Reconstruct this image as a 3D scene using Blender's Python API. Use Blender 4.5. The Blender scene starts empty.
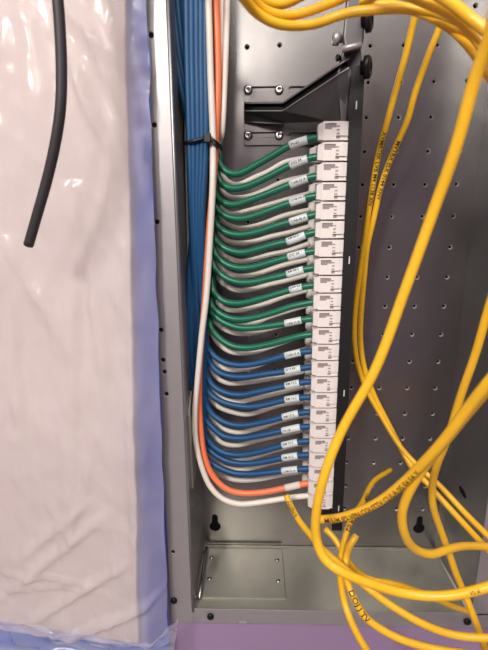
import bpy, bmesh, math, random
from mathutils import Vector, Matrix, noise
from mathutils.geometry import delaunay_2d_cdt
random.seed(7)
scene = bpy.context.scene
C = scene.collection

# ------------------------------------------------------------------ camera numbers
CAM = Vector((-0.1328, -0.5618, 0.4839))
YAW, PITCH, ROLL, F = -0.02594, 0.23869, -0.00654, 433.0
W, H = 488.0, 650.0
_r = Vector((math.cos(YAW), -math.sin(YAW), 0)); _f = Vector((math.sin(YAW), math.cos(YAW), 0)); _z = Vector((0, 0, 1))
_up = _f * math.sin(PITCH) + _z * math.cos(PITCH)
FWD = _f * math.cos(PITCH) - _z * math.sin(PITCH)
CU = _r * math.cos(ROLL) + _up * math.sin(ROLL)
CV = -_r * math.sin(ROLL) + _up * math.cos(ROLL)

def ray(px, py):
    return FWD + CU * ((px - W / 2) / F) - CV * ((py - H / 2) / F)
def at(px, py, y):                      # the point of the place seen at a pixel, at depth y
    d = ray(px, py); return CAM + d * ((y - CAM.y) / d.y)
def atz(px, py, z):
    d = ray(px, py); return CAM + d * ((z - CAM.z) / d.z)
def atx(px, py, x):
    d = ray(px, py); return CAM + d * ((x - CAM.x) / d.x)

# ------------------------------------------------------------------ materials
def lin(c):
    o = []
    for v in c:
        v /= 255.0
        o.append(v / 12.92 if v <= 0.04045 else ((v + 0.055) / 1.055) ** 2.4)
    return tuple(o) + (1.0,)
def mat(name, col, rough=0.5, metal=0.0, var=0.0, scale=60.0, bump=0.0, bscale=200.0, spec=0.5, coat=0.0, sss=0.0):
    m = bpy.data.materials.new(name); m.use_nodes = True
    nt = m.node_tree; b = nt.nodes['Principled BSDF']
    b.inputs['Base Color'].default_value = lin(col)
    b.inputs['Roughness'].default_value = rough; b.inputs['Metallic'].default_value = metal
    b.inputs['Specular IOR Level'].default_value = spec
    b.inputs['Coat Weight'].default_value = coat
    tc = nt.nodes.new('ShaderNodeTexCoord')
    if var:
        n = nt.nodes.new('ShaderNodeTexNoise'); n.inputs['Scale'].default_value = scale; n.inputs['Detail'].default_value = 4
        nt.links.new(tc.outputs['Object'], n.inputs['Vector'])
        mx = nt.nodes.new('ShaderNodeMix'); mx.data_type = 'RGBA'
        k = lin(col)
        mx.inputs[6].default_value = tuple(v * (1 - var) for v in k[:3]) + (1,)
        mx.inputs[7].default_value = tuple(min(1, v * (1 + var)) for v in k[:3]) + (1,)
        nt.links.new(n.outputs['Fac'], mx.inputs[0]); nt.links.new(mx.outputs[2], b.inputs['Base Color'])
    if bump:
        n2 = nt.nodes.new('ShaderNodeTexNoise'); n2.inputs['Scale'].default_value = bscale; n2.inputs['Detail'].default_value = 3
        nt.links.new(tc.outputs['Object'], n2.inputs['Vector'])
        bp = nt.nodes.new('ShaderNodeBump'); bp.inputs['Strength'].default_value = bump; bp.inputs['Distance'].default_value = 0.002
        nt.links.new(n2.outputs['Fac'], bp.inputs['Height']); nt.links.new(bp.outputs['Normal'], b.inputs['Normal'])
    return m

M = {}
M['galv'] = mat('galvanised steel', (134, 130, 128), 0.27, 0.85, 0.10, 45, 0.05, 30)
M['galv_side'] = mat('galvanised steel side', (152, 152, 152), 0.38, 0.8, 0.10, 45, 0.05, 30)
M['galv_floor'] = mat('galvanised steel floor', (184, 182, 170), 0.32, 0.7, 0.10, 60, 0.06, 40)  # same steel as the back, colour raised for the light falling on the floor
M['flange'] = mat('brushed steel flange', (172, 166, 166), 0.45, 0.6, 0.06, 60, 0.04, 60)
M['cavity'] = mat('dark cavity', (14, 13, 14), 0.9)  # near black, painted shade for sheets set behind the holes
M['dark_steel'] = mat('dark grey bracket steel', (92, 90, 90), 0.45, 0.6, 0.08, 80)
M['black'] = mat('black panel paint', (9, 8, 9), 0.6, 0.0, 0.1, 60)
M['galv_rim'] = mat('punched steel edge', (176, 173, 168), 0.35, 0.6)  # lighter than the panel steel, the glint of hole edges put into colour
M['rim'] = mat('bright punched edge', (225, 222, 216), 0.4, 0.4)  # pale colour carrying the highlight of the floor corner
M['screw'] = mat('bright screw steel', (190, 188, 188), 0.25, 1.0)
M['black_screw'] = mat('black screw', (24, 22, 24), 0.4, 0.4)
M['jack'] = mat('white jack plastic', (232, 224, 218), 0.45, 0, 0.02, 90)
M['jack_grey'] = mat('greyish jack plastic', (150, 138, 136), 0.55)
M['jack_back'] = mat('pale grey jack plastic', (205, 196, 194), 0.5)
M['green'] = mat('green cable jacket', (4, 100, 74), 0.38, 0, 0.06, 120)
M['blue'] = mat('blue cable jacket', (6, 70, 114), 0.5, 0, 0.06, 120)
M['white'] = mat('off white cable jacket', (226, 216, 204), 0.42, 0, 0.05, 120)
M['orange'] = mat('orange cable jacket', (238, 122, 76), 0.4, 0, 0.05, 120)
M['yellow'] = mat('yellow cable jacket', (234, 180, 36), 0.38, 0, 0.07, 70)
M['black_cable'] = mat('black cable jacket', (46, 42, 44), 0.55, 0, 0.1, 80)
M['wrap'] = mat('white wrap label', (206, 214, 212), 0.35)
M['ink'] = mat('black ink', (30, 24, 22), 0.6)
M['brown_ink'] = mat('brown printed ink', (84, 48, 8), 0.6)
M['copper'] = mat('cut cable core', (206, 176, 110), 0.6, 0, 0.3, 900)
M['tie'] = mat('black nylon', (16, 16, 20), 0.4)
M['purple'] = mat('purple wall paint', (158, 132, 164), 0.7, 0, 0.04, 12, 0.15, 250)
M['lav'] = mat('pale lilac wall paint', (170, 156, 180), 0.8, 0, 0.03, 10)
M['ceil'] = mat('white ceiling', (220, 216, 214), 0.9, 0, 0.03, 10)
M['floor'] = mat('pale room floor', (196, 192, 184), 0.8, 0, 0.1, 10)
M['board'] = mat('pale board', (216, 203, 192), 0.7, 0, 0.03, 6)
M['tarp'] = mat('blue plastic tarp', (34, 84, 184), 0.25, 0, 0.1, 14)

def film(name, col, alpha, rough):
    m = bpy.data.materials.new(name); m.use_nodes = True
    nt = m.node_tree; b = nt.nodes['Principled BSDF']; out = nt.nodes['Material Output']
    b.inputs['Base Color'].default_value = lin(col); b.inputs['Roughness'].default_value = rough
    tr = nt.nodes.new('ShaderNodeBsdfTransparent'); mx = nt.nodes.new('ShaderNodeMixShader')
    tl = nt.nodes.new('ShaderNodeBsdfTranslucent'); tl.inputs['Color'].default_value = lin(col)
    m2 = nt.nodes.new('ShaderNodeMixShader'); m2.inputs[0].default_value = 0.3
    nt.links.new(b.outputs[0], m2.inputs[1]); nt.links.new(tl.outputs[0], m2.inputs[2])
    tc = nt.nodes.new('ShaderNodeTexCoord'); n = nt.nodes.new('ShaderNodeTexNoise')
    n.inputs['Scale'].default_value = 9; n.inputs['Detail'].default_value = 5
    nt.links.new(tc.outputs['Object'], n.inputs['Vector'])
    mr = nt.nodes.new('ShaderNodeMapRange'); mr.inputs[3].default_value = alpha - 0.12; mr.inputs[4].default_value = alpha + 0.12
    nt.links.new(n.outputs['Fac'], mr.inputs[0]); nt.links.new(mr.outputs[0], mx.inputs[0])
    nt.links.new(tr.outputs[0], mx.inputs[1]); nt.links.new(m2.outputs[0], mx.inputs[2])
    nt.links.new(mx.outputs[0], out.inputs['Surface'])
    return m
M['film'] = film('translucent plastic film', (232, 222, 224), 0.5, 0.19)

# ------------------------------------------------------------------ object helpers
def obj(name, bm, m, parent=None, smooth=False, loc=None):
    me = bpy.data.meshes.new(name); bmesh.ops.recalc_face_normals(bm, faces=bm.faces); bm.to_mesh(me); bm.free()
    me.materials.append(m if not isinstance(m, str) else M[m])
    if smooth:
        for p in me.polygons: p.use_smooth = True
    o = bpy.data.objects.new(name, me); C.objects.link(o)
    if parent: o.parent = parent
    if loc is not None: o.location = loc
    return o
def tag(o, label, cat, group=None):
    o['label'] = label; o['category'] = cat
    if group: o['group'] = group
    return o
def thing(name, label, cat, loc=(0, 0, 0), group=None):
    o = bpy.data.objects.new(name, None); C.objects.link(o); o.location = loc; o.empty_display_size = 0.01
    return tag(o, label, cat, group)
def struct(name, bm, m, parent=None):
    o = obj(name, bm, m, parent); o['kind'] = 'structure'; return o

def box(bm, x0, x1, y0, y1, z0, z1, bev=0.0, seg=2):
    r = bmesh.ops.create_cube(bm, size=1.0)
    vs = r['verts']
    for v in vs:
        v.co = Vector(((x0 + x1) / 2 + v.co.x * (x1 - x0), (y0 + y1) / 2 + v.co.y * (y1 - y0), (z0 + z1) / 2 + v.co.z * (z1 - z0)))
    if bev:
        es = list({e for v in vs for e in v.link_edges})
        bmesh.ops.bevel(bm, geom=es, offset=bev, segments=seg, affect='EDGES', profile=0.5)
    return vs
def prism(bm, pts, off):                # closed polygon of Vectors pushed along off
    a = [bm.verts.new(p) for p in pts]; b = [bm.verts.new(Vector(p) + off) for p in pts]
    n = len(pts)
    bm.faces.new(a); bm.faces.new(b[::-1])
    for i in range(n): bm.faces.new((a[i], a[(i + 1) % n], b[(i + 1) % n], b[i]))
def lathe(bm, c, axis, prof, n=20):     # prof = (radius, height along axis)
    axis = Vector(axis).normalized(); t = axis.orthogonal().normalized(); s = axis.cross(t)
    rings = []
    for r, h in prof:
        if r < 1e-7: rings.append([bm.verts.new(Vector(c) + axis * h)])
        else: rings.append([bm.verts.new(Vector(c) + axis * h + (t * math.cos(2 * math.pi * i / n) + s * math.sin(2 * math.pi * i / n)) * r) for i in range(n)])
    for A, B in zip(rings, rings[1:]):
        for i in range(n):
            j = (i + 1) % n
            q = [A[i % len(A)], A[j % len(A)], B[j % len(B)], B[i % len(B)]]
            u = []
            for v in q:
                if v not in u: u.append(v)
            if len(u) > 2: bm.faces.new(u)

def plate(bm, outline, holes, put, thick):
    """flat plate with round or shaped holes; put(u,v,w) maps plate coords to the place (w = depth)."""
    pts = []; edges = []
    for loop in [outline] + holes:
        s = len(pts); n = len(loop)
        pts += [Vector((p[0], p[1])) for p in loop]
        edges += [(s + i, s + (i + 1) % n) for i in range(n)]
    vo, eo, fo, ov, oe, of = delaunay_2d_cdt(pts, edges, [], 0, 1e-7)
    def inside(p, loop):
        c = False; n = len(loop)
        for i in range(n):
            a, b = loop[i], loop[(i + 1) % n]
            if (a[1] > p.y) != (b[1] > p.y) and p.x < (b[0] - a[0]) * (p.y - a[1]) / (b[1] - a[1]) + a[0]: c = not c
        return c
    bbs = [(min(p[0] for p in h), max(p[0] for p in h), min(p[1] for p in h), max(p[1] for p in h)) for h in holes]
    fv = [bm.verts.new(put(p.x, p.y, 0)) for p in vo]; bv = [bm.verts.new(put(p.x, p.y, thick)) for p in vo]
    used = {}
    for f in fo:
        c = sum((vo[i] for i in f), Vector((0, 0))) / len(f)
        if not inside(c, outline): continue
        if any(b[0] < c.x < b[1] and b[2] < c.y < b[3] and inside(c, h) for h, b in zip(holes, bbs)): continue
        bm.faces.new([fv[i] for i in f]); bm.faces.new([bv[i] for i in reversed(f)])
        for i in range(len(f)):
            a, b = f[i], f[(i + 1) % len(f)]; used[(a, b)] = 1
    for a, b in used:
        if (b, a) not in used: bm.faces.new((fv[a], bv[a], bv[b], fv[b]))
    for v in list(bm.verts):
        if not v.link_faces: bm.verts.remove(v)
def circle(x, y, r, n=10): return [(x + r * math.cos(2 * math.pi * i / n), y + r * math.sin(2 * math.pi * i / n)) for i in range(n)]
def slot(x0, x1, y, r, n=6):
    p = [(x1 + r * math.cos(a), y + r * math.sin(a)) for a in [(-90 + 180 * i / n) * math.pi / 180 for i in range(n + 1)]]
    return p + [(x0 + r * math.cos(a), y + r * math.sin(a)) for a in [(90 + 180 * i / n) * math.pi / 180 for i in range(n + 1)]]
def keyhole(x, y, r=0.0085, w=0.0045, h=0.021):
    a0 = math.asin(w / r)
    p = [(x + r * math.sin(a), y + r * math.cos(a)) for a in [a0 + (2 * math.pi - 2 * a0) * i / 16 for i in range(17)]]
    return p + [(x - w + w - w * math.cos(t), y + h - w + w * math.sin(t)) for t in [math.pi * i / 6 for i in range(7)]]

# ------------------------------------------------------------------ cables
def spline(pts, step=0.003):
    P = [Vector(p) for p in pts]
    P = [P[0] * 2 - P[1]] + P + [P[-1] * 2 - P[-2]]
    out = []
    for i in range(1, len(P) - 2):
        p0, p1, p2, p3 = P[i - 1], P[i], P[i + 1], P[i + 2]
        d1 = max((p1 - p0).length, 1e-6) ** .5; d2 = max((p2 - p1).length, 1e-6) ** .5; d3 = max((p3 - p2).length, 1e-6) ** .5
        m1 = (p1 - p0) / d1 - (p2 - p0) / (d1 + d2) + (p2 - p1) / d2
        m2 = (p2 - p1) / d2 - (p3 - p1) / (d2 + d3) + (p3 - p2) / d3
        m1 *= d2; m2 *= d2
        n = max(2, int((p2 - p1).length / step))
        for k in range(n):
            t = k / n; t2 = t * t; t3 = t2 * t
            out.append(p1 * (2 * t3 - 3 * t2 + 1) + m1 * (t3 - 2 * t2 + t) + p2 * (-2 * t3 + 3 * t2) + m2 * (t3 - t2))
    out.append(P[-2])
    for _ in range(3):                  # relax small kinks
        out = [out[0]] + [(out[i - 1] + out[i] * 2 + out[i + 1]) / 4 for i in range(1, len(out) - 1)] + [out[-1]]
    return out
def tangents(P):
    return [(P[min(i + 1, len(P) - 1)] - P[max(i - 1, 0)]).normalized() for i in range(len(P))]
def tube(bm, P, r, n=12, cap=True):
    T = tangents(P); nrm = T[0].orthogonal().normalized(); rings = []
    for i, p in enumerate(P):
        nrm = (nrm - T[i] * nrm.dot(T[i])).normalized(); b = T[i].cross(nrm)
        rr = r(i / (len(P) - 1)) if callable(r) else r
        rings.append([bm.verts.new(p + (nrm * math.cos(2 * math.pi * k / n) + b * math.sin(2 * math.pi * k / n)) * rr) for k in range(n)])
    for A, B in zip(rings, rings[1:]):
        for k in range(n): bm.faces.new((A[k], A[(k + 1) % n], B[(k + 1) % n], B[k]))
    if cap: bm.faces.new(rings[0][::-1]); bm.faces.new(rings[-1])
def piece(P, a, b):                     # stretch of a path whose x lies between a and b, near its end
    return [p for p in P if a <= p.x <= b]
def arc(P):
    L = [0]
    for a, b in zip(P, P[1:]): L.append(L[-1] + (b - a).length)
    return L
def sample(P, L, s):
    s = max(0, min(L[-1] - 1e-6, s)); i = 0
    lo, hi = 0, len(L) - 1
    while hi - lo > 1:
        m = (lo + hi) // 2
        if L[m] <= s: lo = m
        else: hi = m
    t = (s - L[lo]) / (L[hi] - L[lo]); return P[lo].lerp(P[hi], t), (P[hi] - P[lo]).normalized()
_font = {}
def glyphs(text, size):
    k = (text, size)
    if k not in _font:
        cu = bpy.data.curves.new('print', 'FONT'); cu.body = text; cu.size = size; cu.resolution_u = 2; cu.align_y = 'CENTER'; cu.offset = size * .018
        o = bpy.data.objects.new('print', cu); C.objects.link(o)
        dg = bpy.context.evaluated_depsgraph_get(); me = bpy.data.meshes.new_from_object(o.evaluated_get(dg))
        b = bmesh.new(); b.from_mesh(me)
        bmesh.ops.remove_doubles(b, verts=b.verts, dist=1e-7)
        for ax in (0, 1):                # cut fine enough to bend round the jacket
            vals = [v.co[ax] for v in b.verts]; q = min(vals); st = .0006 if ax else .0014
            while q < max(vals):
                q += st; n = Vector((1, 0, 0)) if ax == 0 else Vector((0, 1, 0))
                bmesh.ops.bisect_plane(b, geom=b.verts[:] + b.edges[:] + b.faces[:], plane_co=n * q, plane_no=n, dist=1e-7)
        b.verts.index_update()
        _font[k] = ([v.co.copy() for v in b.verts], [tuple(v.index for v in f.verts) for f in b.faces]); b.free()
        bpy.data.objects.remove(o); bpy.data.curves.remove(cu); bpy.data.meshes.remove(me)
    return _font[k]
def printing(P, r, text, size, s0, parent, m='ink', rev=False, turn=0.0, name='printed_lettering'):
    """ink lettering wrapped round a cable's jacket, starting s0 along its path."""
    L = arc(P); vs, fs = glyphs(text, size); bm = bmesh.new(); B = []
    for v in vs:
        s = s0 - v.x if rev else s0 + v.x
        p, t = sample(P, L, s)
        f = Vector((0, -1, 0.25)); n = (f - t * f.dot(t)).normalized(); b = t.cross(n)
        a = (-v.y if not rev else v.y) / r + turn
        B.append(bm.verts.new(p + (n * math.cos(a) + b * math.sin(a)) * (r + 0.00012)))
    for f in fs:
        try: bm.faces.new([B[i] for i in f])
        except ValueError: pass
    return obj(name, bm, m, parent)
def s_at(Q, o, px, py):
    L = arc(Q); best = None
    for q, l in zip(Q, L):
        d = q + o.location - CAM; k = d.dot(FWD); e = (W / 2 + F * d.dot(CU) / k - px) ** 2 + (H / 2 - F * d.dot(CV) / k - py) ** 2
        if best is None or e < best[0]: best = (e, l)
    return best[1]
ORD = ['', 'topmost', 'second', 'third', 'fourth', 'fifth', 'sixth', 'seventh', 'eighth', 'ninth', 'tenth', 'eleventh', 'twelfth', 'thirteenth', 'fourteenth', 'fifteenth', 'sixteenth', 'seventeenth', 'eighteenth', 'nineteenth', 'twentieth', 'twenty-first', 'twenty-second', 'lowest']

# ------------------------------------------------------------------ room shell
YF = -0.1105                            # face of the purple wall
XL, XR, ZF, ZT = -0.2105, 0.138, 0.0, 0.86      # inside of the wall box
RX0, RX1, RY0, RZ0, RZ1 = -1.5, 1.5, -2.3, -1.0, 1.45
bm = bmesh.new()
for a in ((RX0, XL - .004, RZ0, RZ1), (XR + .004, RX1, RZ0, RZ1), (XL - .004, XR + .004, RZ0, -0.004), (XL - .004, XR + .004, ZT + .004, RZ1)):
    box(bm, a[0], a[1], YF, 0.02, a[2], a[3])
struct('wall_back', bm, 'purple')
for nm, a, m in (('wall_left', (RX0 - .05, RX0, RY0, .02, RZ0, RZ1), 'purple'), ('wall_right', (RX1, RX1 + .05, RY0, .02, RZ0, RZ1), 'lav'),
                 ('wall_front', (RX0, RX1, RY0 - .05, RY0, RZ0, RZ1), 'lav'), ('floor', (RX0, RX1, RY0, .02, RZ0 - .05, RZ0), 'floor'),
                 ('ceiling', (RX0, RX1, RY0, .02, RZ1, RZ1 + .05), 'ceil')):
    bm = bmesh.new(); box(bm, *a); struct(nm, bm, m)

# ------------------------------------------------------------------ steel wall box
enc = thing('wiring_enclosure', 'open galvanised steel wiring box recessed in the purple wall', 'enclosure', (0, 0, 0))
ZROW0 = 0.677
holes = []
PEGS = [(i * 0.0381, ZROW0 - j * 0.0381) for i in range(-1, 4) for j in range(-4, 17) if ZROW0 - j * 0.0381 < ZT - .02 and (i >= 0 or j > 12)]
for q in ((247,47),(279.6,45),(248,180),(278,180),(248,222),(248,262),(278,261),(249.5,299),(276,299),(249,335),(276,335),(248,370),(275,370),(248,404),(274,404),(248,438),(247,471)):
    p = at(q[0], q[1], 0); PEGS.append((p.x, p.z))
holes += [circle(x, z, 0.0031, 12) for x, z in PEGS]
holes += [keyhole(-0.1931, 0.0345), keyhole(0.1115, 0.035)]
bm = bmesh.new()
plate(bm, [(XL, ZF), (XR, ZF), (XR, ZT), (XL, ZT)], holes, lambda u, v, w: Vector((u, w, v)), 0.0015)
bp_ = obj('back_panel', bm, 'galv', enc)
bm = bmesh.new()
for x, z in PEGS:                       # pressed rims of the small holes
    lathe(bm, (x, 0, z), (0, -1, 0), [(0.0031, 0.0), (0.0028, -0.0004), (0.0019, -0.0014), (0.0019, -0.0028)], 12)
obj('punched_rims', bm, 'galv_rim', bp_)['kind'] = 'stuff'
bm = bmesh.new(); box(bm, XL, XR, 0.0125, 0.014, ZF, ZT); obj('wall_cavity', bm, 'cavity', enc)  # black sheet standing in for the darkness behind the panel holes
def side(xa, holes, th, nm, parent):
    bm = bmesh.new()
    plate(bm, [(-0.112, ZF - .0015), (0, ZF - .0015), (0, ZT), (-0.112, ZT)], holes, lambda u, v, w: Vector((xa + w, u, v)), th)
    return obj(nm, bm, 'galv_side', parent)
p1 = atx(193, 503, XL); p2 = atx(462, 492, XR)
side(XL, [circle(p1.y, p1.z, .005), circle(-.03, .32, .0026), circle(-.03, .24, .0026)], -0.0015, 'side_panel', enc)
p3 = atx(455, 486, XR)
side(XR, [[(p2.y + 0.012 * math.cos(a), p2.z + 0.0055 * math.sin(a)) for a in [i * math.pi / 8 for i in range(16)]]], 0.0015, 'side_panel', enc)
bm = bmesh.new(); box(bm, XL - .004, XL - .003, -.112, 0, 0, ZT); box(bm, XR + .003, XR + .004, -.112, 0, 0, ZT); obj('side_cavity', bm, 'cavity', enc)  # black sheets giving the side holes their shade
# bottom with pressed lines
bm = bmesh.new(); box(bm, XL, XR, -0.112, 0.0, ZF - .0015, ZF)
box(bm, XL, XR, -0.0045, -0.0003, ZF, ZF + .0022, .0008)
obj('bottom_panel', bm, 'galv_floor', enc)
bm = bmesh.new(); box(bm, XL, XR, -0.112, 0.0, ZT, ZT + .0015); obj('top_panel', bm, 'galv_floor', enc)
bm = bmesh.new(); tube(bm, [Vector((XR - .0012, -.112, ZF + .0012)), Vector((XR - .0012, -.06, ZF + .0012)), Vector((XR - .0012, -.001, ZF + .0012))], .0017, 8); obj('corner_seam', bm, 'rim', enc, True)  # added pale tube, the shine of the steel corner put into its colour
# front flanges
fx0 = -0.2405; zb = -0.0188
fh = []
for px, py in ((163, 360), (164.5, 372), (166.5, 394), (161, 330), (151, 35), (154, 125), (157, 222), (173, 552)):
    p = at(px, py, -.1135); fh.append(circle(p.x, p.z, .0025, 10))
bm = bmesh.new()
plate(bm, [(fx0, zb), (XL - .0005, zb), (XL - .0005, ZT + .02), (fx0, ZT + .02)], fh, lambda u, v, w: Vector((u, -.1135 + w, v)), .0015)
fl = obj('front_flange', bm, 'flange', enc); bv = fl.modifiers.new('bevel', 'BEVEL'); bv.width = .0006; bv.segments = 2; bv.limit_method = 'ANGLE'
bm = bmesh.new(); box(bm, fx0 + .003, XL - .002, -.1119, -.1112, zb + .003, ZT); obj('flange_cavity', bm, 'cavity', enc)  # black strip so the flange holes look shaded instead of purple
bm = bmesh.new(); tube(bm, [Vector((XL - .0012, -.1135, z)) for z in (ZF - .001, .2, .5, ZT)], .0018, 10); obj('rolled_edge', bm, 'galv_side', enc, True)
bm = bmesh.new(); box(bm, XL - .0005, XR + .03, -.1135, -.112, zb, ZF + .003, .0006)
n0 = at(243, 619, -.1135); box(bm, n0.x - .005, n0.x + .005, -.1145, -.1132, zb - .0005, zb + .0035, .0005)
obj('front_lip', bm, 'flange', enc)
bm = bmesh.new(); box(bm, XR + .0005, XR + .03, -.1135, -.112, ZF, ZT + .02, .0006); obj('front_flange', bm, 'flange', enc)
bm = bmesh.new(); box(bm, fx0, XR + .03, -.1135, -.112, ZT + .001, ZT + .02, .0006); obj('front_lip', bm, 'flange', enc)
# raised knock-out plate on the bottom, its rail and screws
kp = thing('cover_plate', '', ''); del kp['label']; del kp['category']; kp.parent = enc
bm = bmesh.new(); a = atz(206, 549, 0); b = atz(283, 597, 0)
box(bm, a.x + .004, b.x + .004, -.096, -.008, 0.0, 0.0026, .0012); obj('plate', bm, 'galv_floor', kp)
bm = bmesh.new(); tube(bm, [Vector((XL + .005, y, .0055)) for y in (-.1, -.06, -.03, -.01)], .0022, 10); obj('rail', bm, 'screw', kp, True)
for px, py in ((211.5, 558), (209.5, 579), (277, 560.5), (278, 581.5), (205, 551), (195, 595)):
    bm = bmesh.new(); p = atz(px, py, .0026 if px > 206 else .006); lathe(bm, (p.x, p.y, .0026 if px > 206 else .004), (0, 0, 1), [(.0001, -.001), (.0032, -.001), (.0032, .0012), (.0022, .0022), (0, .0024)], 14)
    obj('screw', bm, 'screw', kp, True)
bm = bmesh.new()
def bsc(px, py, r):
    p = at(px, py, -.1135); bm = bmesh.new()
    lathe(bm, p, (0, -1, 0), [(r * .55, -.004), (r * .55, 0), (r, 0), (r, .0022), (r * .7, .0034), (0, .0036)], 16); o = obj('screw', bm, 'black_screw', enc, True); o['label'] = 'black round screw head'
bsc(174, 600, .0042); bsc(210.5, 616, .0044); bsc(467, 621, .0046)
# pale strip on the left inner side
bm = bmesh.new(); a = atx(188, 402, XL); b = atx(193, 480, XL)
prism(bm, [Vector((XL + .0003, -.104, .265)), Vector((XL + .0003, -.078, .285)), Vector((XL + .0003, -.070, .17)), Vector((XL + .0003, -.096, .165))], Vector((.002, 0, 0)))
o = obj('tie_strip', bm, 'galv_floor', enc); o['label'] = 'pale plastic strip'

# ------------------------------------------------------------------ bracket holding the patch panel
br = thing('mounting_bracket', 'dark steel arm bracket on a slotted plate above the jack column', 'bracket', tuple(at(290, 120, 0)))
brl = Vector(br.location)
def R(p): return Vector(p) - brl
a = at(244, 87, 0); b = at(330, 145, 0)
bm = bmesh.new()
sl = []
for py in (90, 135.5):
    for xa, xb in ((248, 279), (291, 322)):
        l = at(xa, py, 0); r_ = at(xb, py, 0); sl.append(slot(l.x, r_.x, l.z, .0028))
plate(bm, [(a.x, b.z), (b.x, b.z), (b.x, a.z), (a.x, a.z)], sl, lambda u, v, w: R((u, -.003 + w, v)), .0028)
wp = obj('wall_plate', bm, 'galv', br); bv = wp.modifiers.new('bevel', 'BEVEL'); bv.width = .0007; bv.segments = 2; bv.limit_method = 'ANGLE'
for px, py in ((248, 90), (279, 90), (248, 135.5), (279, 135.5)):
    p = at(px, py, -.003); bm = bmesh.new()
    lathe(bm, R(p), (0, -1, 0), [(.003, -.002), (.0052, 0), (.0052, .002), (.004, .0034), (.0012, .0036), (.001, .0028), (0, .0028)], 16); obj('screw', bm, 'screw', wp, True)
# arm: sloping gusset with a front lip
top = [at(244, 111, -.016), at(283, 111, -.046), at(336, 76, -.104), at(349, 68, -.110)]
bot = [at(244, 121, -.006), at(284, 123, -.022), at(330, 121, -.085), at(343, 122, -.095)]
def web(nm, A, B, m, d):
    bm = bmesh.new()
    a_ = [bm.verts.new(R(p)) for p in A]; b_ = [bm.verts.new(R(p)) for p in B]
    c_ = [bm.verts.new(R(p) + d) for p in A]; e_ = [bm.verts.new(R(p) + d) for p in B]
    n = len(A)
    for i in range(n - 1):
        bm.faces.new((a_[i], a_[i + 1], b_[i + 1], b_[i])); bm.faces.new((c_[i], e_[i], e_[i + 1], c_[i + 1]))
        bm.faces.new((a_[i], c_[i], c_[i + 1], a_[i + 1])); bm.faces.new((b_[i], b_[i + 1], e_[i + 1], e_[i]))
    bm.faces.new((a_[0], b_[0], e_[0], c_[0])); bm.faces.new((a_[-1], c_[-1], e_[-1], b_[-1]))
    return obj(nm, bm, m, br)
web('arm_plate', top, bot, 'dark_steel', Vector((0, .0016, 0)))
up6 = [p + Vector((0, .002, .0085)) for p in top]
web('arm_channel', [p + Vector((0, .006, 0)) for p in up6], [p + Vector((0, .006, 0)) for p in top], 'black', Vector((0, .001, 0)))  # back of the channel in black, shade of the gap put into colour
web('arm_flange', up6, [p + Vector((0, .022, .001)) for p in up6], 'dark_steel', Vector((0, 0, .0014)))
foot = [at(244, 121, -.001), at(284, 123, -.001)]
web('arm_foot', bot[:2], foot, 'dark_steel', Vector((0, 0, -.0014)))
e0, e1, e2, e3 = top
for E_ in (top, up6):
    e0, e1, e2, e3 = E_
    bm = bmesh.new(); tube(bm, spline([R(p) + Vector((0, -.0004, 0)) for p in (e0, e0.lerp(e1, .9), e1, e1.lerp(e2, .08), e1.lerp(e2, .92), e2, e3)], .002), .0008, 8)
    obj('arm_edge', bm, 'flange', br, True)
bm = bmesh.new(); prism(bm, [R(at(x, y, -.1)) for x, y in ((337, 74), (340, 58), (344, 49), (361, 47), (363, 66), (352, 76), (350, 92), (347, 122), (341, 122))], Vector((0, .006, 0)))
h_ = obj('hinge_plate', bm, 'dark_steel', br); bv = h_.modifiers.new('bevel', 'BEVEL'); bv.width = .0015; bv.segments = 3
bm = bmesh.new(); prism(bm, [R(at(x, y, -.114)) for x, y in ((348, -14), (368, -14), (364, 40), (360, 50), (345, 50), (343, 36))], Vector((0, .010, 0)))
h_ = obj('hinge_strap', bm, 'dark_steel', br); bv = h_.modifiers.new('bevel', 'BEVEL'); bv.width = .002; bv.segments = 3
bm = bmesh.new(); p = at(342, 49, -.118); q = at(361, 45, -.118); tube(bm, [R(p), R(p.lerp(q, .5)), R(q)], .0028, 12); obj('hinge_pin', bm, 'flange', br, True)
def bolt(px, py, y, r, h, axis, m):
    bm = bmesh.new(); lathe(bm, R(at(px, py, y)), axis, [(0, 0), (r * .6, 0), (r * .6, h * .4), (r, h * .4), (r, h * .85), (r * .8, h), (r * .45, h), (r * .4, h * .8), (0, h * .8)], 20)
    obj('bolt', bm, m, br, True)
bolt(343, 39, -.105, .0056, .010, (-1, -.1, 0), 'flange')
bolt(341, 58, -.103, .003, .005, (-1, -.2, 0), 'black_screw')
bolt(362, 21, -.113, .010, .009, (1, -.45, 0), 'black_screw')
bolt(361, 68, -.108, .010, .009, (1, -.45, 0), 'black_screw')

# ------------------------------------------------------------------ black patch panel frame
TOPS = [119.7,139.5,160.2,180.3,200.7,220,238.7,257.4,275.6,293.1,310,327.5,344.4,360.7,376.7,393,408.9,424,438.9,453.6,468.7,482.8,496.7,509.5]
YJ = -0.108
jt = at(336, TOPS[0], YJ).z; jb = at(322.5, TOPS[23], YJ).z; PITCHZ = (jt - jb) / 23
jxa = at(323.4, 130, YJ).x; jxb = at(312.3, 503, YJ).x            # left edge of the jack column, top and bottom
def jx(z): return jxa + (jxb - jxa) * (jt - z) / (jt - jb)
JW = at(348.6, 130, YJ).x - jxa
pan = thing('patch_panel', 'tall narrow black patch panel frame carrying the column of white jacks', 'patch panel', (jx(jb) + JW, -.1, at(335, 530, YJ).z))
pl = Vector(pan.location)
zt_, zb_ = at(354, 66, YJ).z, pl.z
def shear(u, v, w):                      # frame leans with the column
    return Vector((jx(v) + JW + u, YJ - .001 + w, v)) - pl
bm = bmesh.new()
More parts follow.
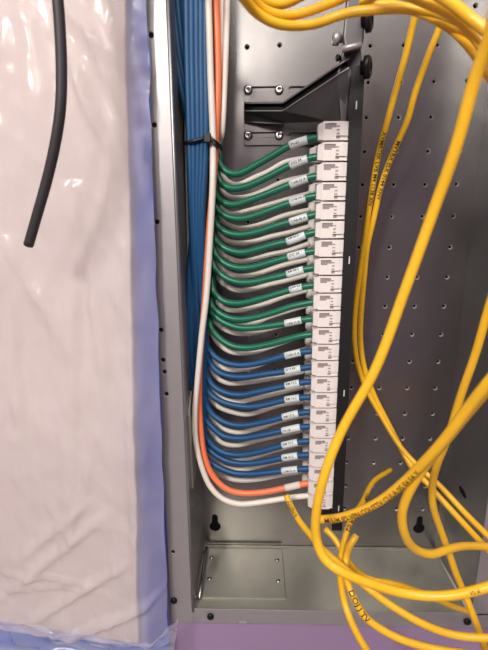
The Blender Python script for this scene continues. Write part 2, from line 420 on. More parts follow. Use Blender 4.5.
sl = [[(u + .0055, z - .004), (u + .007, z - .004), (u + .007, z + .004), (u + .0055, z + .004)] for u, z in ((0, at(354, 105, YJ).z), (0, at(347, 260, YJ).z), (0.001, at(341, 393, YJ).z), (0.001, at(335, 508, YJ).z))]
plate(bm, [(0.0, zb_), (.0125, zb_), (.0125, zt_), (0.0, zt_)], sl, shear, .0015); obj('front_flange', bm, 'black', pan)
bm = bmesh.new()
for i in range(2):
    pass
prism(bm, [shear(.0110, zb_, 0.0015), shear(.0125, zb_, .0015), shear(.0125, zt_, .0015), shear(.0110, zt_, .0015)], Vector((0, .085, 0)))
obj('face_plate', bm, 'black', pan)
bm = bmesh.new(); prism(bm, [shear(-.02, zb_, .03), shear(.0110, zb_, .03), shear(.0110, zb_ + .012, .03), shear(-.02, zb_ + .012, .03)], Vector((0, .02, 0)))
prism(bm, [shear(-.012, jb - .002, .012), shear(.0110, jb - .002, .012), shear(.0110, jb - .0175, .012), shear(-.012, jb - .0175, .012)], Vector((0, .03, 0)))
obj('lower_bar', bm, 'black', pan)
for s in sl:
    bm = bmesh.new(); prism(bm, [shear(u, v, .0009) for u, v in s], Vector((0, .0005, 0))); obj('slot_insert', bm, 'jack', pan)
# a narrow rail behind the jacks that carries the rear row
bm = bmesh.new(); prism(bm, [shear(-.02, zb_, .046), shear(.0110, zb_, .046), shear(.0110, jt, .046), shear(-.02, jt, .046)], Vector((0, .002, 0)))
obj('rear_rail', bm, 'black', pan)

# ------------------------------------------------------------------ jacks
HJ = PITCHZ - .0017
def grid_front(bm, xs, zs, depth, yb):
    """block with its front face stepped: depth(i,j) is how far cell i,j sits back."""
    nx, nz = len(xs) - 1, len(zs) - 1
    def quad(a, b, c, d): bm.faces.new([bm.verts.new(v) for v in (a, b, c, d)])
    for i in range(nx):
        for j in range(nz):
            d = depth(i, j); x0, x1, z0, z1 = xs[i], xs[i + 1], zs[j], zs[j + 1]
            quad((x0, d, z0), (x1, d, z0), (x1, d, z1), (x0, d, z1))
            e = depth(i + 1, j) if i + 1 < nx else yb
            if e != d: quad((x1, d, z0), (x1, e, z0), (x1, e, z1), (x1, d, z1))
            e = depth(i, j + 1) if j + 1 < nz else yb
            if e != d: quad((x0, d, z1), (x1, d, z1), (x1, e, z1), (x0, e, z1))
            if i == 0: quad((x0, d, z0), (x0, d, z1), (x0, yb, z1), (x0, yb, z0))
            if j == 0: quad((x0, d, z0), (x0, yb, z0), (x1, yb, z0), (x1, d, z0))
    quad((xs[0], yb, zs[0]), (xs[0], yb, zs[-1]), (xs[-1], yb, zs[-1]), (xs[-1], yb, zs[0]))
    bmesh.ops.remove_doubles(bm, verts=bm.verts, dist=1e-6)
def make_jack():
    t = thing('keystone_jack', 'x', 'jack', (0, 0, 0), 'white jacks in the front column')
    xs = [0, .0014, .0085, .0125, .0165, .0205, JW]; zs = [0, .0012, .0042, HJ - .0072, HJ - .0056, HJ - .0018, HJ]
    def depth(i, j):
        if i in (1, 2) and j == 4: return .0012
        if i == 1 and j == 3: return .0012
        if i in (3, 4) and j == 1: return .0022
        if i == 5: return .0016 if j not in (1,) else .003
        return 0.0
    bm = bmesh.new(); grid_front(bm, xs, zs, depth, .0155); h = obj('housing', bm, 'jack', t)
    bm = bmesh.new(); box(bm, .0015, .0124, .0008, .0013, HJ - .0055, HJ - .0019); box(bm, .0015, .0084, .0008, .0013, HJ - .0071, HJ - .0053); o = obj('latch_recess', bm, 'jack_grey', h); o['label'] = 'greyish sunken latch'
    bm = bmesh.new()
    for k in range(3): box(bm, .0128, .0156, -.0005, .001, HJ - .0050 - k * .0033, HJ - .0040 - k * .0033)
    obj('grip_ribs', bm, 'jack_grey', h)
    bm = bmesh.new(); box(bm, .0126, .0164, .0016, .0023, .0013, .0041); box(bm, .0166, .0204, .0023, .0031, .0013, .0041); obj('notch', bm, 'jack_grey', h)
    bm = bmesh.new()                     # tapered cap over the wires on the cable side
    a = [Vector((0, .0006, .0006)), Vector((0, .0006, HJ - .0006)), Vector((0, .015, HJ - .0006)), Vector((0, .015, .0006))]
    b = [Vector((-.0045, .0035, .0012)), Vector((-.0045, .0035, HJ - .0022)), Vector((-.0045, .013, HJ - .0022)), Vector((-.0045, .013, .0012))]
    A = [bm.verts.new(p) for p in a]; B = [bm.verts.new(p) for p in b]
    for i in range(4): bm.faces.new((A[i], A[(i + 1) % 4], B[(i + 1) % 4], B[i]))
    bm.faces.new(B); bm.faces.new(A[::-1]); obj('wire_cap', bm, 'jack', t)
    return t
def dup(root):
    r = root.copy(); C.objects.link(r)
    for ch in root.children:
        c = ch.copy(); C.objects.link(c); c.parent = r
        for g in ch.children:
            d = g.copy(); C.objects.link(d); d.parent = c
    return r
proto = make_jack()
WHO = ['', ] + ['green'] * 12 + ['blue'] * 9 + ['orange', 'white']
def which(k):
    if k <= 12: return ('%s green cable' % (ORD[k] if k < 12 else 'lowest')) if k != 1 else 'topmost green cable'
    if k <= 21: return ('%s blue cable' % (ORD[k - 12] if k < 21 else 'lowest'))
    return 'orange cable' if k == 22 else 'lowest white cable'
for k in range(1, 24):
    o = proto if k == 1 else dup(proto)
    z = jt - PITCHZ * k + .0005
    o.location = (jx(z), YJ, z)
    extra = ' from the top' if k not in (1, 12, 21, 22, 23) else ''
    o['label'] = 'white jack of the front column holding the %s%s' % (which(k), extra)
    o['group'] = 'white jacks in the front column'
bt = at(316, 144.6, -.062).z
YB = -.0655
def bx(z): return at(312.5, 160, YB).x + (jx(z) - jx(bt))
for k in range(2, 24):
    o = dup(proto); z = bt - PITCHZ * (k - 1)
    o.location = (bx(z) + .002, YB, z)
    n = k - 1
    o['label'] = 'white jack of the rear column, %s, half hidden behind the front jacks' % ((ORD[n] + (' from the top' if n > 1 else '')) if n < 22 else 'lowest')
    o['group'] = 'white jacks in the rear column'

# ------------------------------------------------------------------ green and blue cables
G = [
 [(215.4,148),(219,163.5),(227,172.5),(238.4,174),(256,165),(272,156),(289.7,145.6),(310,139),(320,137)],
 [(216.6,169),(220.5,183),(231,188.6),(246,186.6),(264,179),(287,167),(310,158),(320,156.3)],
 [(215,195),(222,202),(233,205),(249,200.5),(267,194),(287,186),(310,177.5),(319.5,176)],
 [(215,205.6),(223,214.6),(238,219),(254,216),(272,209.5),(290,203),(311,196.6),(319,195.4)],
 [(215,222),(223,231),(238,235),(256,232.5),(277,225.6),(290,222),(310,216),(318.5,213.8)],
 [(214.5,237.6),(224,248),(241,252.8),(256,249.7),(274,244.6),(290,241),(308,234),(318,232)],
 [(213.5,249),(220.5,260.5),(236,268),(254,267),(272,262),(288,257.4),(308,252),(317,250.7)],
 [(213,264),(220.5,274.6),(236,282),(254,282),(272,278),(287,274.6),(306,269),(316,267.9)],
 [(213,290.5),(223,301),(238,303.5),(256,300),(277,294),(287,291),(305,286.5),(315.5,285)],
 [(211.6,306),(220.6,314),(233,319),(251,318.4),(272,313),(290,307),(305,303.6),(315,302)],
 [(212.6,313),(223,322),(238.5,327.7),(256.5,327.7),(272,325.6),(285,323.6),(304,319.6),(314,318.7)],
 [(210,325.6),(218,337),(231,345.6),(246,348),(261.6,346),(282,341),(302.6,335.5),(313.5,334.3)],
 [(206.5,345),(214,356),(226,363),(241,365.3),(259,363),(285,356),(303,352),(313,350.8)],
 [(209,360),(215.6,370.5),(228.4,376),(244,377),(262,374.5),(285,371.5),(303,368),(312.5,367)],
 [(206.6,374),(213,386),(226,393),(241,395),(259,391.5),(285,386),(302,382.4),(312,381.5)],
 [(208,391),(218,400),(231,404.6),(249,407),(269,404),(285,400),(302,397.6),(312,397)],
 [(206.6,405),(213,415),(226,423),(241,425.6),(262,422.5),(285,416.6),(301,412.8),(311.5,412)],
 [(205,418),(213,428),(223,436),(239,438.4),(256.6,436),(282,431),(300,427.2),(311,426.5)],
 [(204,431),(210.5,443.5),(223,452.5),(239,455),(256.6,452.5),(282,445.6),(300,441.8),(310.5,441)],
 [(207,447),(213,453),(223,459.5),(239,463.5),(256.6,462.8),(282,458),(300,455.4),(310.2,454.8)],
 [(206,458),(218,467),(233.5,473),(251.5,474),(268,472.5),(282,471),(300,469),(310,468.7)],
]
def lerp(a, b, t): return a + (b - a) * t
YT, YE = -.068, -.098
def strand(tr, ya, yb, x_end):
    x0 = tr[0][0]; P = []
    for i, (x, y) in enumerate(tr):
        t = max(0, (x - x0) / (tr[-1][0] - x0)); P.append(at(x, y, lerp(ya, yb, t ** .8)))
    return P
RN = .0037
# places in the trunk behind the white and orange risers
slots = []
for c in range(6):
    for r in range(6):
        slots.append((-.1735 - c * .0078, -.060 + r * .0081))
TOPZ = .855
ssi = 0
LABELLESS = (10, 12)
tbs = []
# the nine blues rise as the visible bundle on the left
top_x = [205, 200.5, 196, 191, 186, 181, 176, 171, 167]
tie_x = [206, 202, 198, 193.5, 189.5, 204, 200, 195.5, 191.5]
tie_y = [-.087] * 5 + [-.079] * 4
for k in range(1, 22):
    tr = G[k - 1]; col = 'green' if k <= 12 else 'blue'
    P = strand(tr, YT, YE, 0)
    if k <= 12:
        sx, sy = slots[ssi]; ssi += 1
        up = [Vector((sx, sy, TOPZ)), Vector((sx, sy, .66)), Vector((sx, sy, max(P[0].z + .05, .56 if k > 2 else P[0].z + .04))), Vector((lerp(sx, P[0].x, .45), lerp(sy, P[0].y, .5), P[0].z + .026))]
    else:
        b = k - 13
        y0 = tr[0][1]
        low = [at(lerp(203, 190, b / 8), y0 - 62, -.074 + .001 * (b % 3)), at(204.5 - b * .25, y0 - 26, -.071)] 
        up = [Vector((at(top_x[b], -18, tie_y[b]).x, tie_y[b], TOPZ)), at(top_x[b], -18, tie_y[b]), at(lerp(top_x[b], tie_x[b], .3), 50, tie_y[b]), at(tie_x[b], 142, tie_y[b]), at(lerp(tie_x[b], 195, .35) , 220, tie_y[b] + .004)] + \
             ([at(lerp(200, 189, b / 8), 292, -.077)] if y0 > 395 else []) + low
    P = spline(up + P)
    n = k if k <= 12 else k - 12
    tot = 12 if k <= 12 else 9
    pos = 'topmost of the %s cables' % col if n == 1 else ('lowest of the %s cables' % col if n == tot else '%s of the %s cables from the top' % (ORD[n], col))
    t = thing('network_cable', '%s, curving right into its white jack' % pos, 'cable', tuple(P[-1]), '%s network cables' % col)
    if k in LABELLESS: t['label'] = '%s, without a white wrap label' % pos
    L0 = Vector(t.location); Q = [p - L0 for p in P]
    bm = bmesh.new(); tube(bm, Q, RN, 12); obj('cable_jacket', bm, col, t, True)
    if k not in LABELLESS:
        e = tr[-1][0]; xa = e - 31 + (2 if k > 12 else 0); xb = e - 10.5
        if k == 9: xa = e - 28
        pa = at(xa, tr[-2][1], -.093).x - L0.x; pb = at(xb, tr[-2][1], -.097).x - L0.x
        S = [p for p in Q[int(len(Q) * .7):] if pa <= p.x <= pb]
        bm = bmesh.new(); tube(bm, S, RN + .0005, 14); w = obj('wrap_label', bm, 'wrap', t, True); w['label'] = 'white wrap-around label'
        Ls = arc(S)[-1]
        printing(S, RN + .0005, random.choice(['CAB-%02d A', 'RM %02d-2', 'P1-%02d', 'D%02d E4']) % k, .0036, Ls * .12, w, 'ink', False, random.uniform(-.5, .3))

# rear white cables, each under the coloured one above it
for k in range(2, 23):
    tr = G[k - 2]; wy = 225 + ((G[k - 1][-1][1] if k < 22 else 483.6) - 225) * .91 - 5
    if k > 14: wy = lerp(wy, (G[k - 1][-1][1] if k < 22 else 483.6) - 8, .8)
    xe = tr[-1][0] - 8; ge = tr[-1][1]; x0 = tr[0][0] + 1.5
    pts = []
    for (x, y) in tr[:-2] + [tr[-1]]:
        t = (x - tr[0][0]) / (tr[-1][0] - tr[0][0])
        pts.append((lerp(x0, xe, t), y + lerp(7.5, wy - ge, t) + 2.0 * math.sin(t * math.pi) * (random.random() - .3)))
    P = strand(pts, -.046, -.062, 0)
    if k <= 3:
        P = P[1:]
        up = [at(227.5 - (k - 2) * 6, -16, -.084 + .003 * k), at(225 - (k - 2) * 4.5, 74, -.084 + .003 * k), at(221.5 - (k - 2) * 3, 136, -.080 + .003 * k)]
        up.insert(0, Vector((up[0].x, up[0].y, TOPZ)))
        up.append(at(218.5, tr[0][1] - 5 if k == 2 else tr[0][1] - 8, -.06))
    else:
        sx, sy = slots[ssi]; ssi += 1
        up = [Vector((sx, sy, TOPZ)), Vector((sx, sy, .66)), Vector((sx, sy, P[0].z + .045)), Vector((lerp(sx, P[0].x, .5), lerp(sy, P[0].y, .5), P[0].z + .022))]
    P = spline(up + P)
    n = k - 1
    pos = ORD[n] if n < 21 else 'lowest'
    bm = bmesh.new(); tube(bm, [p - P[-1] for p in P], .0030, 12)
    o = obj('network_cable', bm, 'white', None, True, P[-1])
    tag(o, 'white cable into the rear jacks, %s of those behind coloured cables' % (pos + (' from the top' if 1 < n < 21 else '')), 'cable', 'white network cables to the rear jacks')

# orange and front white loop
def solo(name, pts, m, label, cat, r=RN, seg=12, grp=None, step=.003):
    w_ = [at(*p) for p in pts]
    out = lambda p: p[0] < 0 or p[0] > W or p[1] < 0 or p[1] > H        # cables run on beyond the view
    if m in ('white', 'orange'): w_ = [Vector((w_[0].x, w_[0].y, TOPZ))] + w_
    elif out(pts[0]): w_ = [w_[0] + (w_[0] - w_[1]).normalized() * .30] + w_
    if out(pts[-1]): w_ = w_ + [w_[-1] + (w_[-1] - w_[-2]).normalized() * .30]
    P = spline(w_, step)
    t = thing(name, label, cat, tuple(P[-1]), grp); Q = [p - P[-1] for p in P]
    bm = bmesh.new(); tube(bm, Q, r, seg); obj('cable_jacket', bm, m, t, True)
    return t, Q
t, Q = solo('network_cable', [(215.5,-16,-.082),(218,74,-.082),(216,133,-.083),(213,186,-.082),(209,232,-.08),(204.8,300,-.078),(199.6,370,-.079),(200,420,-.082),(205,458,-.084),(213,476,-.086),(226,488.7,-.09),(241,493,-.092),(262,492.3,-.095),(285,488,-.097),(300,484.6,-.099),(310,483,-.1)], 'orange', 'orange cable rising past the bundle and looping into a white jack', 'cable')
pa = at(284, 488, -.097).x - t.location.x; pb = at(302, 484, -.098).x - t.location.x
S = [p for p in Q[len(Q) // 2:] if pa <= p.x <= pb]; bm = bmesh.new(); tube(bm, S, RN + .0005, 14); o = obj('wrap_label', bm, 'board', t, True); o['label'] = 'pale wrap-around label'
solo('network_cable', [(208,-16,-.089),(210.5,74,-.089),(213,143,-.09),(212.5,190,-.094),(210,240,-.094),(206,300,-.093),(202,332,-.092),(198,375,-.091),(195,410,-.09),(195.8,440,-.09),(201.5,466,-.09),(210.5,487,-.092),(223,499,-.094),(238.7,504,-.095),(262,502,-.097),(287,498,-.099),(310,495.5,-.1)], 'white', 'white cable in the long front loop below the orange cable', 'cable', .0034)
# two extra pale risers beside the orange
# ------------------------------------------------------------------ cable tie round the bundle
pts = [at(x, y, d) for x, y, d in ((185, 143, -.078), (187, 143, -.090), (194, 141, -.0935), (203, 138.5, -.0935), (209, 138, -.096), (214, 141, -.096), (219, 145, -.088), (221.5, 149, -.074), (219, 148, -.05), (205, 146, -.045), (190, 145, -.055))]
P = spline(pts + [pts[0]], .0015)
tie = thing('cable_tie', 'black cable tie around the blue bundle and risers', 'cable tie', tuple(pts[3]))
bm = bmesh.new()
for a_, b_ in zip(P, P[1:]): pass
tube(bm, [p - pts[3] for p in P], .0019, 8); obj('strap', bm, 'tie', tie, True)
bm = bmesh.new(); c = at(207.5, 138, -.098) - pts[3]; box(bm, c.x - .0035, c.x + .0035, c.y - .003, c.y + .003, c.z - .0045, c.z + .0045, .0008); obj('tie_head', bm, 'tie', tie)
bm = bmesh.new(); tube(bm, [c, c + Vector((.006, -.004, -.004)), c + Vector((.010, -.005, -.011))], .0012, 6); obj('tie_tail', bm, 'tie', tie, True)

# ------------------------------------------------------------------ yellow cables
GY = 'loose yellow cables'
RY = .0033; RA = .0034
t, Q = solo('yellow_cable', [(500,-30,-.33),(492,30,-.32),(476,75,-.31),(455,150,-.30),(432,215,-.29),(405,290,-.285),(375,370,-.285),(342,430,-.285),(324,476,-.29),(316,515,-.29),(316.5,540,-.29),(324,559,-.295),(340,571,-.30),(369,583,-.30),(408,594,-.30),(446,596,-.305),(488,587,-.31),(520,574,-.31)], 'yellow', 'thick yellow cable slanting down across the whole picture and looping right', 'cable', RA, 14, GY)
printing(Q, RA, 'V2 X', .0034, s_at(Q, t, 468, 592), t, 'brown_ink', False, -0.3)
t, Q = solo('yellow_cable', [(520,345,-.33),(492,378,-.325),(468,408,-.315),(444,440,-.305),(424,462,-.295),(404,482,-.285),(380,501,-.275),(358,512,-.265),(338,518,-.255),(322,519.5,-.25),(317,519.5,-.245)], 'yellow', 'yellow cable with brown printing sweeping from right edge behind the slanting cable', 'cable', RA, 14, GY)
Lq = arc(Q)[-1]
printing(Q, RA, 'M UM JP2 VPN COUTTV CULA 05 E4 E4 X', .0056, s_at(Q, t, 326, 519), t, 'brown_ink', True, 0.0)
solo('yellow_cable', [(522,352,-.305),(494,382,-.30),(470,410,-.295),(446,440,-.29),(425,466,-.285),(410,490,-.28),(402,513,-.275),(405,535,-.27),(415,549,-.262),(431,554.5,-.255),(446,550,-.245),(460,546.5,-.235),(477,546,-.225),(500,548,-.22)], 'yellow', 'yellow cable hanging in a loose bend around the right keyhole', 'cable', RA, 14, GY)
t, Q = solo('yellow_cable', [(505,255,-.24),(488,310,-.235),(476,352,-.23),(461,395,-.225),(447,440,-.215),(437,465,-.21),(432.5,484,-.205),(433,506,-.20),(440,528,-.195),(448,550,-.195),(457,576,-.20),(468,602,-.21),(480,634,-.22),(492,670,-.23)], 'yellow', 'yellow cable running down the right side past the box corner', 'cable', RY, 12, GY)
t, Q = solo('yellow_cable', [(424,-14,-.11),(414,20,-.10),(406,54,-.09),(395,93,-.078),(388,119,-.07),(380,147,-.062),(374,178,-.056),(368,215,-.05),(363.5,249,-.046),(359,279,-.044),(355,315,-.042),(354.5,340,-.042),(358,366,-.045),(368,392,-.05),(382,417,-.06),(402,449,-.08),(420,468,-.095),(438,484,-.11),(466,514,-.14),(488,536,-.165),(515,562,-.19)], 'yellow', 'thin yellow cable behind the panel, left one of the hanging pair', 'cable', RY, 12, GY)
printing(Q, RY, 'XVMRTEK LVB M4 1138 XN', .0064, s_at(Q, t, 384, 132), t, 'ink', False, 0.0)
t, Q = solo('yellow_cable', [(447,-14,-.11),(442,20,-.10),(429,54,-.09),(415,93,-.078),(408,119,-.07),(397,144,-.062),(382.5,181,-.054),(373,222,-.05),(367.5,245,-.047),(364,279,-.044),(361,316,-.042),(360.5,340,-.042),(364,366,-.045),(374,395,-.052),(388,423,-.062),(403,452,-.08),(413,469,-.095),(426,482,-.11),(442,500,-.125),(464,524,-.15),(488,550,-.18),(512,574,-.20)], 'yellow', 'thin yellow cable behind the panel, right one of the hanging pair', 'cable', RY, 12, GY)
printing(Q, RY, 'MVTRX ELK 0144 XNV', .0064, s_at(Q, t, 399, 141), t, 'ink', False, 0.0)
# cables with cut ends at the foot of the panel
t, Q = solo('yellow_cable', [(390.5,470,-.05),(373,482,-.085),(362,503,-.125),(350,522,-.165),(344,542,-.18),(340,565,-.20),(341,585,-.22),(346,608,-.24),(357,634,-.25),(370,655,-.255),(385,680,-.26)], 'yellow', 'yellow cable with a cut end pointing up right of the jack column', 'cable', .0031, 12, GY)
bm = bmesh.new(); d = (Q[0] - Q[2]).normalized(); lathe(bm, Q[0], d, [(.0027, -.001), (.0027, .0008), (.0022, .0012), (0, .0012)], 12); o = obj('cut_end', bm, 'copper', t); o['label'] = 'pale cut end showing the wires'
printing(Q, .0031, 'TKM', .0068, s_at(Q, t, 366, 495), t, 'ink', False, 0.1); printing(Q, .0031, 'A 02', .0068, s_at(Q, t, 351.5, 521), t, 'ink', False, 0.1)
t, Q = solo('yellow_cable', [(356,536,-.19),(349,547,-.195),(345.5,562,-.20),(347,580,-.215),(352,594,-.225),(365,617,-.235),(381,629,-.24),(400,639,-.245),(435,649,-.25),(470,654,-.255),(500,656,-.26)], 'yellow', 'yellow cable with a short cut stub and black lettering below it', 'cable', .0034, 12, GY)
bm = bmesh.new(); d = (Q[0] - Q[2]).normalized(); lathe(bm, Q[0], d, [(.0030, -.001), (.0030, .0008), (.0024, .0012), (0, .0012)], 12); o = obj('cut_end', bm, 'copper', t); o['label'] = 'pale cut end'
printing(Q, .0034, 'DOJ J TV', .0072, s_at(Q, t, 349.5, 590), t, 'ink', False, 0.0)
t, Q = solo('yellow_cable', [(286,495,-.125),(290,504,-.13),(298,519,-.15),(309.5,534,-.17),(322,548.5,-.19),(336,561,-.205),(350,573,-.22),(364,585,-.23),(389,604,-.24),(423,624,-.25),(454,635,-.255),(488,638,-.26),(515,638,-.26)], 'yellow', 'yellow cable slanting right from under the lowest white cable', 'cable', RY, 12, GY)
printing(Q, RY, 'ALLEN II', .0064, s_at(Q, t, 288, 500), t, 'ink', False, 0.1)
solo('yellow_cable', [(325,529,-.165),(331,534,-.17),(337,542,-.175),(345,556,-.185),(356,571,-.19),(372,580,-.195),(390,583,-.195),(408,588,-.19),(432,597,-.18),(452,606,-.17),(470,612,-.16)], 'yellow', 'yellow cable starting below the black panel and passing under the loops', 'cable', .0031, 12, GY)
# swags at the top
T = [
 ([(225,-30,-.25),(238,-10,-.24),(247,3,-.23),(259,15,-.22),(274,23,-.215),(290,26,-.21),(316,24,-.205),(335,17,-.205),(350,12.5,-.21),(372,10,-.215),(400,8.5,-.22),(426,10,-.225),(446,15,-.23),(466,25,-.24),(482,40,-.25),(500,62,-.26)], 'lowest yellow swag at the top edge crossing in front of the hinge'),
 ([(235,-28,-.24),(250,-4,-.225),(262,9,-.215),(280,15.5,-.21),(300,14,-.205),(318,8,-.205),(336,1,-.205),(356,-8,-.205)], 'yellow swag at the top edge, middle of three left of the hinge'),
 ([(240,-30,-.22),(256,-6,-.21),(270,4.5,-.205),(284,4,-.2),(300,-3,-.2),(318,-14,-.2)], 'yellow swag at the top edge, topmost of three left of the hinge'),
 ([(372,-22,-.23),(400,-8,-.235),(425,2,-.24),(448,12,-.25),(468,28,-.26),(482,46,-.265),(500,74,-.27)], 'yellow cable at the top right, upper strand of the thick bunch'),
 ([(395,-30,-.25),(425,-12,-.255),(450,2,-.26),(470,18,-.27),(490,34,-.275),(512,55,-.28)], 'yellow cable at the top right corner above the thick bunch'),
 ([(360,3,-.19),(395,6,-.2),(425,14,-.21),(448,26,-.22),(464,40,-.235),(480,60,-.25),(500,92,-.26)], 'yellow cable at the top right, lower strand of the thick bunch'),
]
for pts, lb in T: solo('yellow_cable', pts, 'yellow', lb, 'cable', RY, 12, GY)

# ------------------------------------------------------------------ black cable in front of the sheet
t, Q = solo('black_cable', [(54,-30,-.215),(57,-8,-.215),(60,30,-.215),(61.5,70,-.215),(60.5,108,-.215),(55,145,-.213),(47,180,-.21),(38,212,-.208),(28.5,245,-.205)], 'black_cable', 'black cable hanging down in front of the plastic sheet', 'cable', .0040, 14)
bm = bmesh.new(); d = (Q[-1] - Q[-3]).normalized(); lathe(bm, Q[-1], d, [(.0036, -.001), (.0037, .0006), (.003, .001), (0, .001)], 14); obj('cut_end', bm, 'black', t)

# ------------------------------------------------------------------ plastic sheeting over the left
def sheet(nm, px_of_v, x_left, z0, z1, yf, m, nu=90, nv=220):
    bm = bmesh.new(); g = []
    for j in range(nv + 1):
        v = j / nv; row = []
        for i in range(nu + 1):
            u = i / nu; z = lerp(z0(u) if callable(z0) else z0, z1, v); xr = px_of_v(z); x = lerp(x_left, xr, u)
            row.append(bm.verts.new((x, yf(x, z, u), z)))
        g.append(row)
    for j in range(nv):
        for i in range(nu): bm.faces.new((g[j][i], g[j][i + 1], g[j + 1][i + 1], g[j + 1][i]))
    o = obj(nm, bm, m, None, True); return o
def nz(x, z, s, seed=0): return noise.noise(Vector((x * s, z * s, seed)))
def fold(x, z, x0, z0, x1, z1, w, h):   # a crease ridge along a segment
    p = Vector((x, z)); a = Vector((x0, z0)); d = Vector((x1, z1)) - a; t = max(0, min(1, (p - a).dot(d) / d.length_squared))
    q = (p - a - d * t).length
    return h * math.exp(-(q / w) ** 2) * math.sin(math.pi * min(max(t, .02), .98)) ** .5
def pz(px, py, y=-.15): p = at(px, py, y); return (p.x, p.z)
CR = []
for (a, b, c, d, w, h) in ((66,45,95,130,.004,.006),(75,60,118,170,.005,.007),(85,20,125,120,.005,.006),(60,0,110,60,.006,.005),(120,0,150,120,.004,.005),(126,90,150,220,.004,.006),
                           (0,572,95,580,.0025,.004),(0,588,110,582,.002,.003),(0,600,110,510,.006,.005),(20,560,90,500,.005,.004),(130,400,140,600,.006,.004),(0,230,60,330,.008,.004),
                           (100,430,74,530,.006,.003),(30,620,130,560,.006,.005),(70,632,160,600,.006,.006),(10,300,20,420,.006,.003),(90,250,110,400,.008,.004)):
    CR.append(pz(a, b) + pz(c, d) + (w * .8, h * 1.5))
def yfilm(x, z, u):
    y = -.152 - .008 * nz(x, z * .45, 9) - .005 * nz(x, z * .4, 26, 3) - .0024 * nz(x * 1.3, z * .4, 70, 5) - .0016 * (1 - abs(nz(x * .8 + z * .5, z * .3 - x * .2, 38, 61))) ** 6
    for c in CR: y -= fold(x, z, *c)
    xf = FX0 + (FX1 - FX0) * (z - FZ0) / (FZ1 - FZ0)                      # one long upright pleat
    if FZ1 - .05 < z < FZ0 + .05: y -= .005 * max(0, 1 - abs(x - xf) / .02) * (1 if x < xf else max(0, 1 - (x - xf) / .003))
    y -= .0011 * (1 - abs(nz(x + z * .25, z * .22, 120, 31))) ** 4
    if u > .8: y -= .0035 * abs(nz(x * 1.2, z * .12, 90, 51)) * min(1, (u - .8) / .06)
    if u > .953: y += ((u - .953) / .047) ** .8 * .026          # tucked back at the edge
    y -= .012 * max(0, (0.06 - z) / .1)
    return y
_e0, _e1 = at(168, 600, -.124), at(147, 0, -.124)
def edge_film(z): return lerp(_e0.x, _e1.x, (z - _e0.z) / (_e1.z - _e0.z)) + .0004 + .0012 * nz(0, z, 25, 8)
FX0, FZ0 = pz(79, 240); FX1, FZ1 = pz(76, 500)
zl_, zr_ = at(0, 620, -.15).z, at(160, 645, -.15).z
def zbt(u): return lerp(zl_ + .01, zr_, u ** 1.6) + .0015 * nz(u, 0, 9, 41)
o = sheet('plastic_sheet', edge_film, -.62, zbt, .9, yfilm, 'film')
tag(o, 'translucent white plastic sheet with creases hanging left of the steel box', 'plastic sheet')
def ytarp(x, z, u): return -.1235 - .004 * abs(nz(x, z * .6, 18, 11)) - .005 * (1 - abs(nz(x * .5, z, 50, 12))) ** 2 * (1.0 if z < .05 else .5)
o = sheet('blue_tarp', lambda z: edge_film(z) - .0005, -.64, -.09, .92, ytarp, 'tarp', 80, 200)
tag(o, 'crinkled blue tarp on the wall behind the white plastic sheet', 'tarp')
bm = bmesh.new()
xt, xb2 = at(124, 0, -.137).x, at(138, 642, -.137).x; zb3 = at(137, 643, -.137).z; zb4 = at(0, 621, -.137).z
edge_ = [Vector((lerp(xb2, xt, (z_ - zb3) / (.66 - zb3)) + .0022 * nz(0, z_, 9, 71) + .001 * nz(0, z_, 40, 72), -.1375, z_)) for z_ in [zb3 + (.9 - zb3) * i / 60 for i in range(61)]]
prism(bm, [Vector((-.63, -.1375, zb4 + .02)), Vector((at(0, 621, -.137).x, -.1375, zb4))] + edge_ + [Vector((-.63, -.1375, .9))], Vector((0, .006, 0)))
tag(obj('cover_panel', bm, 'board'), 'large pale flat panel showing through the plastic sheet', 'panel')
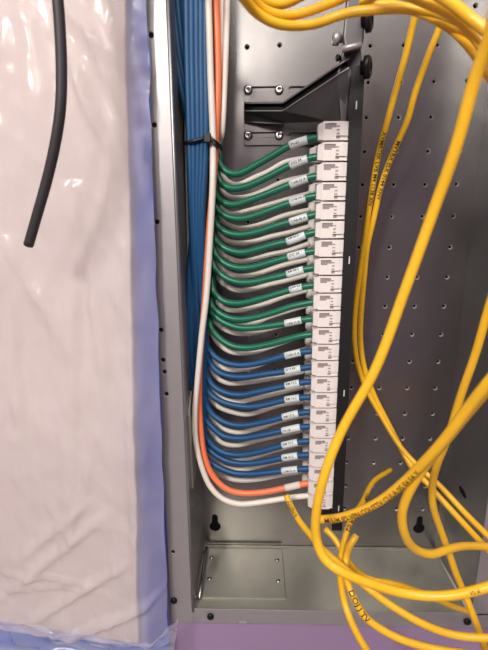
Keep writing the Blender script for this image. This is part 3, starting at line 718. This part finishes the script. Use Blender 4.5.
# crumpled loose end of film at the bottom right corner
bm = bmesh.new(); g = []
for j in range(60):
    row = []
    for i in range(60):
        u, v = i / 59, j / 59
        yt_ = 616 + 24 * min(1, u / .86) if u < .86 else lerp(640, 617, ((u - .86) / .14) ** .7)
        p = at(lerp(-6, 179 - 7 * (1 - v), u), lerp(668, yt_ + 2.5 * math.sin(u * 23), v), -.156)
        row.append(bm.verts.new((p.x, p.y - .008 * nz(p.x * .6, p.z, 30, 21) - .007 * (1 - abs(nz(p.x * .45 + p.z * .3, p.z, 55, 22))) ** 4, p.z)))
    g.append(row)
for j in range(59):
    for i in range(59): bm.faces.new((g[j][i], g[j][i + 1], g[j + 1][i + 1], g[j + 1][i]))
M['film2'] = film('thin crumpled plastic film', (226, 226, 236), 0.34, 0.16)
tag(obj('plastic_film', bm, 'film2', None, True), 'crumpled clear plastic film end below the sheet over blue tarp', 'plastic film')

# ------------------------------------------------------------------ light
def area(name, loc, target, size, power, col=(1, 1, 1)):
    l = bpy.data.lights.new(name, 'AREA'); l.energy = power; l.size = size; l.color = col
    o = bpy.data.objects.new(name, l); C.objects.link(o); o.location = loc
    o.rotation_euler = (Vector(target) - Vector(loc)).to_track_quat('-Z', 'Y').to_euler()
area('ceiling_lamp', (-0.70, -1.55, 1.30), (-.15, -.05, .35), 0.20, 31, (1, .96, .90))
area('ceiling_lamp', (-0.30, -2.1, 1.38), (-.2, 0, .3), 0.22, 9, (1, .97, .92))  # unseen lamp added for a frontal sheen on the back panel
area('ceiling_lamp', (0.05, -1.15, 1.43), (.05, -1.10, 0), 0.6, 12, (1, .97, .92))  # unseen lamp added to brighten the room floor and the box bottom
area('ceiling_lamp', (0.35, -0.75, 1.42), (.0, -.1, .1), 0.3, 8, (1, .97, .94))  # unseen overhead fill, added to lift the bottom panel
w = bpy.data.worlds.new('world'); scene.world = w; w.use_nodes = True
w.node_tree.nodes['Background'].inputs[0].default_value = (.8, .78, .85, 1); w.node_tree.nodes['Background'].inputs[1].default_value = .03

# ------------------------------------------------------------------ camera and view
cd = bpy.data.cameras.new('camera'); cam = bpy.data.objects.new('camera', cd); C.objects.link(cam)
cd.sensor_fit = 'HORIZONTAL'; cd.sensor_width = 36; cd.lens = 36 * F / W; cd.clip_start = .01
mw = Matrix((( CU.x, CV.x, -FWD.x, CAM.x), (CU.y, CV.y, -FWD.y, CAM.y), (CU.z, CV.z, -FWD.z, CAM.z), (0, 0, 0, 1)))
cam.matrix_world = mw; scene.camera = cam
cd.dof.use_dof = True; cd.dof.focus_distance = .48; cd.dof.aperture_fstop = 10.0
vs = scene.view_settings; vs.view_transform = 'Standard'; vs.look = 'None'; vs.gamma = 1; vs.use_curve_mapping = False; vs.exposure = -0.5
